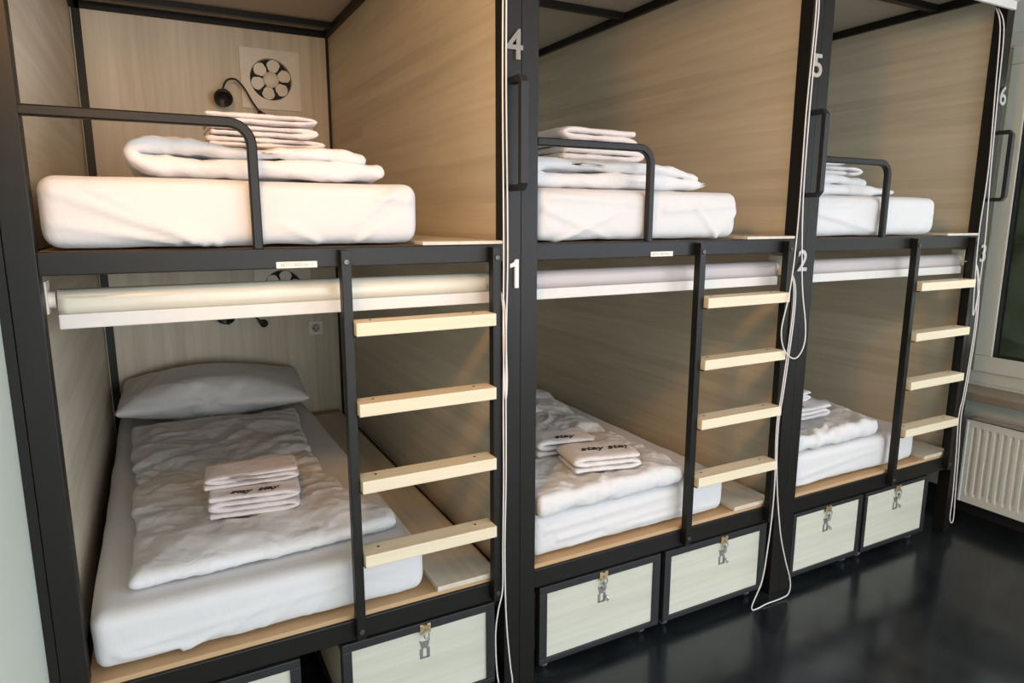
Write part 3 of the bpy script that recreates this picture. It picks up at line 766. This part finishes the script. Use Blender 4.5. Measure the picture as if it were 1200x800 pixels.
# towels on the lower left duvet
T0 = towel(.245, .018, 4, .175, 'terry', 'smaller folded towel with dark lettering, nearest the edge of the lower left bed', (.435, .325, ZM+.050), R(-7), 11, 'stay  stay', .037, 0, R(-2), .035)
rest(T0, [D1])
T1 = towel(.268, .014, 3, .14, 'terry', 'larger folded towel lying on the back of the lettered one, lower left bed', (.440, .400, ZM+.128), R(-5), 12)
rest(T1, [T0])
# small packs on the lower middle duvet
T2 = towel(.235, .020, 3, .19, 'terry_w', 'folded towel with dark lettering in front on the lower middle duvet', (1.585, .075, ZM+.098), R(-12), 13, 'stay stay', .056, .02, R(-2), .09)
rest(T2, [D2])
T3 = towel(.22, .020, 3, .17, 'terry_w', 'folded towel behind the lettered one on the lower middle duvet', (1.550, .290, ZM+.100), R(-12), 14, 'stay', .05, .0, R(-2), .05)
rest(T3, [D2])
# lower right
T4 = towel(.26, .019, 3, .20, 'terry_w', 'lower folded towel on the crumpled duvet of the lower right bed', (2.80, .20, ZM+.100), R(2), 15, 'stay', .05, -.05, 0, .05)
rest(T4, [D3])
T5 = towel(.22, .015, 3, .15, 'terry_w', 'topmost small towel of the stack on the lower right bed', (2.775, .27, ZM+.160), R(3), 16)
rest(T5, [T4])
# upper left stack
T6 = towel(.285, .0135, 2, .24, 'terry', 'bottom folded towel of the stack on the upper left duvet', (.525, .22, ZMU+.078), R(0), 17)
rest(T6, [U1])
T7 = towel(.265, .0145, 2, .24, 'terry', 'middle folded towel of the stack on the upper left duvet', (.520, .22, ZMU+.106), R(1), 18)
rest(T7, [T6])
T8 = towel(.270, .0140, 2, .25, 'terry', 'topmost folded towel of the stack on the upper left duvet', (.515, .22, ZMU+.136), R(-1), 19)
rest(T8, [T7])
# upper middle stack
T9 = towel(.34, .024, 2, .24, 'terry_w', 'lower folded towel of the stack on the upper middle duvet', (1.640, .22, ZMU+.090), R(3), 20)
rest(T9, [U2])
T10 = towel(.32, .021, 3, .22, 'terry', 'upper folded towel of the stack on the upper middle duvet', (1.63, .23, ZMU+.140), R(6), 21)
rest(T10, [T9])
# upper right
T11 = towel(.36, .020, 2, .22, 'terry_w', 'lower rumpled towel on the upper right duvet', (2.86, .22, ZMU+.086), R(2), 22, amp=.006)
rest(T11, [U3])
T12 = towel(.22, .017, 2, .20, 'terry_w', 'topmost rolled-edge towel on the upper right bed', (2.82, .24, ZMU+.128), R(-2), 23)
rest(T12, [T11])

# ------------------------------------------------------------------ fittings inside the left bunk
def fan(z, lab):
    t = thing('exhaust_fan', lab, 'fan', (.848, YB+.006, z), 0, 'wall fans in the left bunk')
    bm = bmesh.new(); s = .15; n = 48; rr = .106
    # square face plate with a round opening
    O, I, I2 = [], [], []
    for k in range(n):
        a = 2*math.pi*k/n; c, d = math.cos(a), math.sin(a); m = max(abs(c), abs(d))
        O.append(bm.verts.new((c/m*s, -.016, d/m*s))); I.append(bm.verts.new((c*rr, -.020, d*rr))); I2.append(bm.verts.new((c*rr*.97, -.002, d*rr*.97)))
    OB = [bm.verts.new((v.co.x, -.0005, v.co.z)) for v in O]
    for k in range(n):
        q = (k+1) % n
        bm.faces.new((O[k], O[q], I[q], I[k])); bm.faces.new((I[k], I[q], I2[q], I2[k])); bm.faces.new((OB[k], OB[q], O[q], O[k]))
    bm.faces.new(OB)
    obj('face_plate', bm, 'fan', t)
    bm = bmesh.new(); cyl(bm, (0, -.0035, 0), (0, 1, 0), rr*.96, .003, 40); obj('opening', bm, 'dark', t)
    bm = bmesh.new(); lathe(bm, [(.036, 0), (.041, .008), (.036, .016), (.012, .020), (.002, .0205)], (0, -.006, 0), (0, -1, 0), 28); obj('hub', bm, 'fan', t, True)
    for k in range(6):
        a0 = 2*math.pi*k/6+.30; bm = bmesh.new(); A = []; B = []
        for j in range(20):
            b = 2*math.pi*j/20; u = .069+.033*math.cos(b); v = .0335*math.sin(b)*(1.0 if math.cos(b) > 0 else .85)
            x, z2 = u*math.cos(a0)-v*math.sin(a0), u*math.sin(a0)+v*math.cos(a0)
            A.append(bm.verts.new((x, -.013+v*.12, z2))); B.append(bm.verts.new((x, -.0105+v*.12, z2)))
        bm.faces.new(A); bm.faces.new(B[::-1])
        for j in range(20): bm.faces.new((A[j], B[j], B[(j+1) % 20], A[(j+1) % 20]))
        obj('blade', bm, 'fan', t)
fan(2.253, 'square cream wall fan with six blades above the upper left bed')
fan(1.147, 'wall fan half hidden behind the blind above the lower left bed')
def lamp(x, z, lab):
    t = thing('reading_lamp', lab, 'lamp', (x, YB+.006, z), 0, 'gooseneck reading lamps')
    bm = bmesh.new(); cyl(bm, (0, -.004, 0), (0, 1, 0), .022, .008, 24); tube(bm, [(0, -.008, 0), (-.004, -.03, .004), (-.025, -.05, .018)], .011, 12); obj('base', bm, 'black', t, True)
    bm = bmesh.new(); pts = catmull([(-.022, -.048, .016), (-.06, -.065, .065), (-.095, -.075, .125), (-.135, -.085, .163), (-.175, -.095, .155), (-.197, -.10, .120), (-.20, -.10, .090)], 6); tube(bm, pts, .0052, 10); obj('gooseneck', bm, 'black', t, True)
    bm = bmesh.new(); lathe(bm, [(.008, -.030), (.022, -.024), (.040, .0), (.045, .020), (.044, .030), (.037, .030), (.034, .014)], (-.20, -.105, .075), Vector((-.1, -.75, -.55)), 28); obj('lamp_head', bm, 'black', t, True)
    bm = bmesh.new(); cyl(bm, (-.192, -.122, .036), (.1, -.4, -.9), .006, .026, 10); obj('switch', bm, 'black', t, True)
lamp(.800, 2.063, 'black gooseneck reading lamp beside the fan above the upper left bed')
lamp(.735, .960, 'black reading lamp behind the lowered blind edge above the lower left bed')
def socket(x, z, lab):
    t = thing('wall_socket', lab, 'socket', (x, YB+.006, z), 0, 'wall sockets in the left bunk')
    bm = bmesh.new(); box(bm, -.041, .041, -.010, -.0005, -.041, .041, bev=.004)
    obj('cover_plate', bm, 'fan', t)
    bm = bmesh.new(); lathe(bm, [(.024, 0), (.022, .003), (.020, -.004)], (0, -.0105, 0), (0, -1, 0), 24); obj('socket_ring', bm, 'white', t, True)
    bm = bmesh.new()
    for a in (-.0095, .0095): cyl(bm, (a, -.0150, -.002), (0, 1, 0), .004, .004, 10)
    box(bm, -.003, .003, -.0165, -.0130, -.020, -.012); obj('pin_hole', bm, 'dark', t)
socket(1.015, .915, 'small square wall socket above the lower left bed')
socket(1.015, 2.000, 'small square wall socket behind the towels on the upper left bed')

# ------------------------------------------------------------------ lights
def area(name, loc, rot, sx, sy, e, col):
    l = bpy.data.lights.new(name, 'AREA'); l.shape = 'RECTANGLE'; l.size = sx; l.size_y = sy; l.energy = e; l.color = col
    o = bpy.data.objects.new(name, l); COL.objects.link(o); o.location = loc; o.rotation_euler = rot; return o
COOL = (.97, .975, 1.0); WARM = (1.0, .45, .10)
area('front_fill_light', ((FX0+FX1)/2, RY0+.01, 1.24), (R(-90), 0, R(180)), 3.4, 2.1, 190, COOL)  # fill at the added window, set far back to flatten the falloff
area('daylight_window_right', (RX-.03, -3.52, 1.55), (0, R(90), 0), 1.4, 3.3, 105, (.80, .85, 1.0))
area('daylight_near_window', (RX-.03, -.60, 1.55), (0, R(90), 0), 1.3, 1.0, 6, (.9, .97, .95))
pl = bpy.data.lights.new('wall_spotlight_bulb', 'SPOT'); pl.energy = 70; pl.color = WARM; pl.shadow_soft_size = .16; pl.spot_size = R(132); pl.spot_blend = .35
po = bpy.data.objects.new('wall_spotlight_bulb', pl); COL.objects.link(po); po.location = (.05, -1.2, 2.38)
po.rotation_euler = Vector((1.2, 1.5, .36)).to_track_quat('-Z', 'Y').to_euler()
w = bpy.data.worlds.new('world'); sc.world = w; w.use_nodes = True
bg = w.node_tree.nodes['Background']; bg.inputs[0].default_value = (.75, .85, 1, 1); bg.inputs[1].default_value = 1.8

sc.view_settings.view_transform = 'Standard'; sc.view_settings.look = 'None'
sc.view_settings.gamma = 1; sc.view_settings.use_curve_mapping = False; sc.view_settings.exposure = .03
sc.cycles.max_bounces = 6; sc.cycles.diffuse_bounces = 4
sc.cycles.use_denoising = True
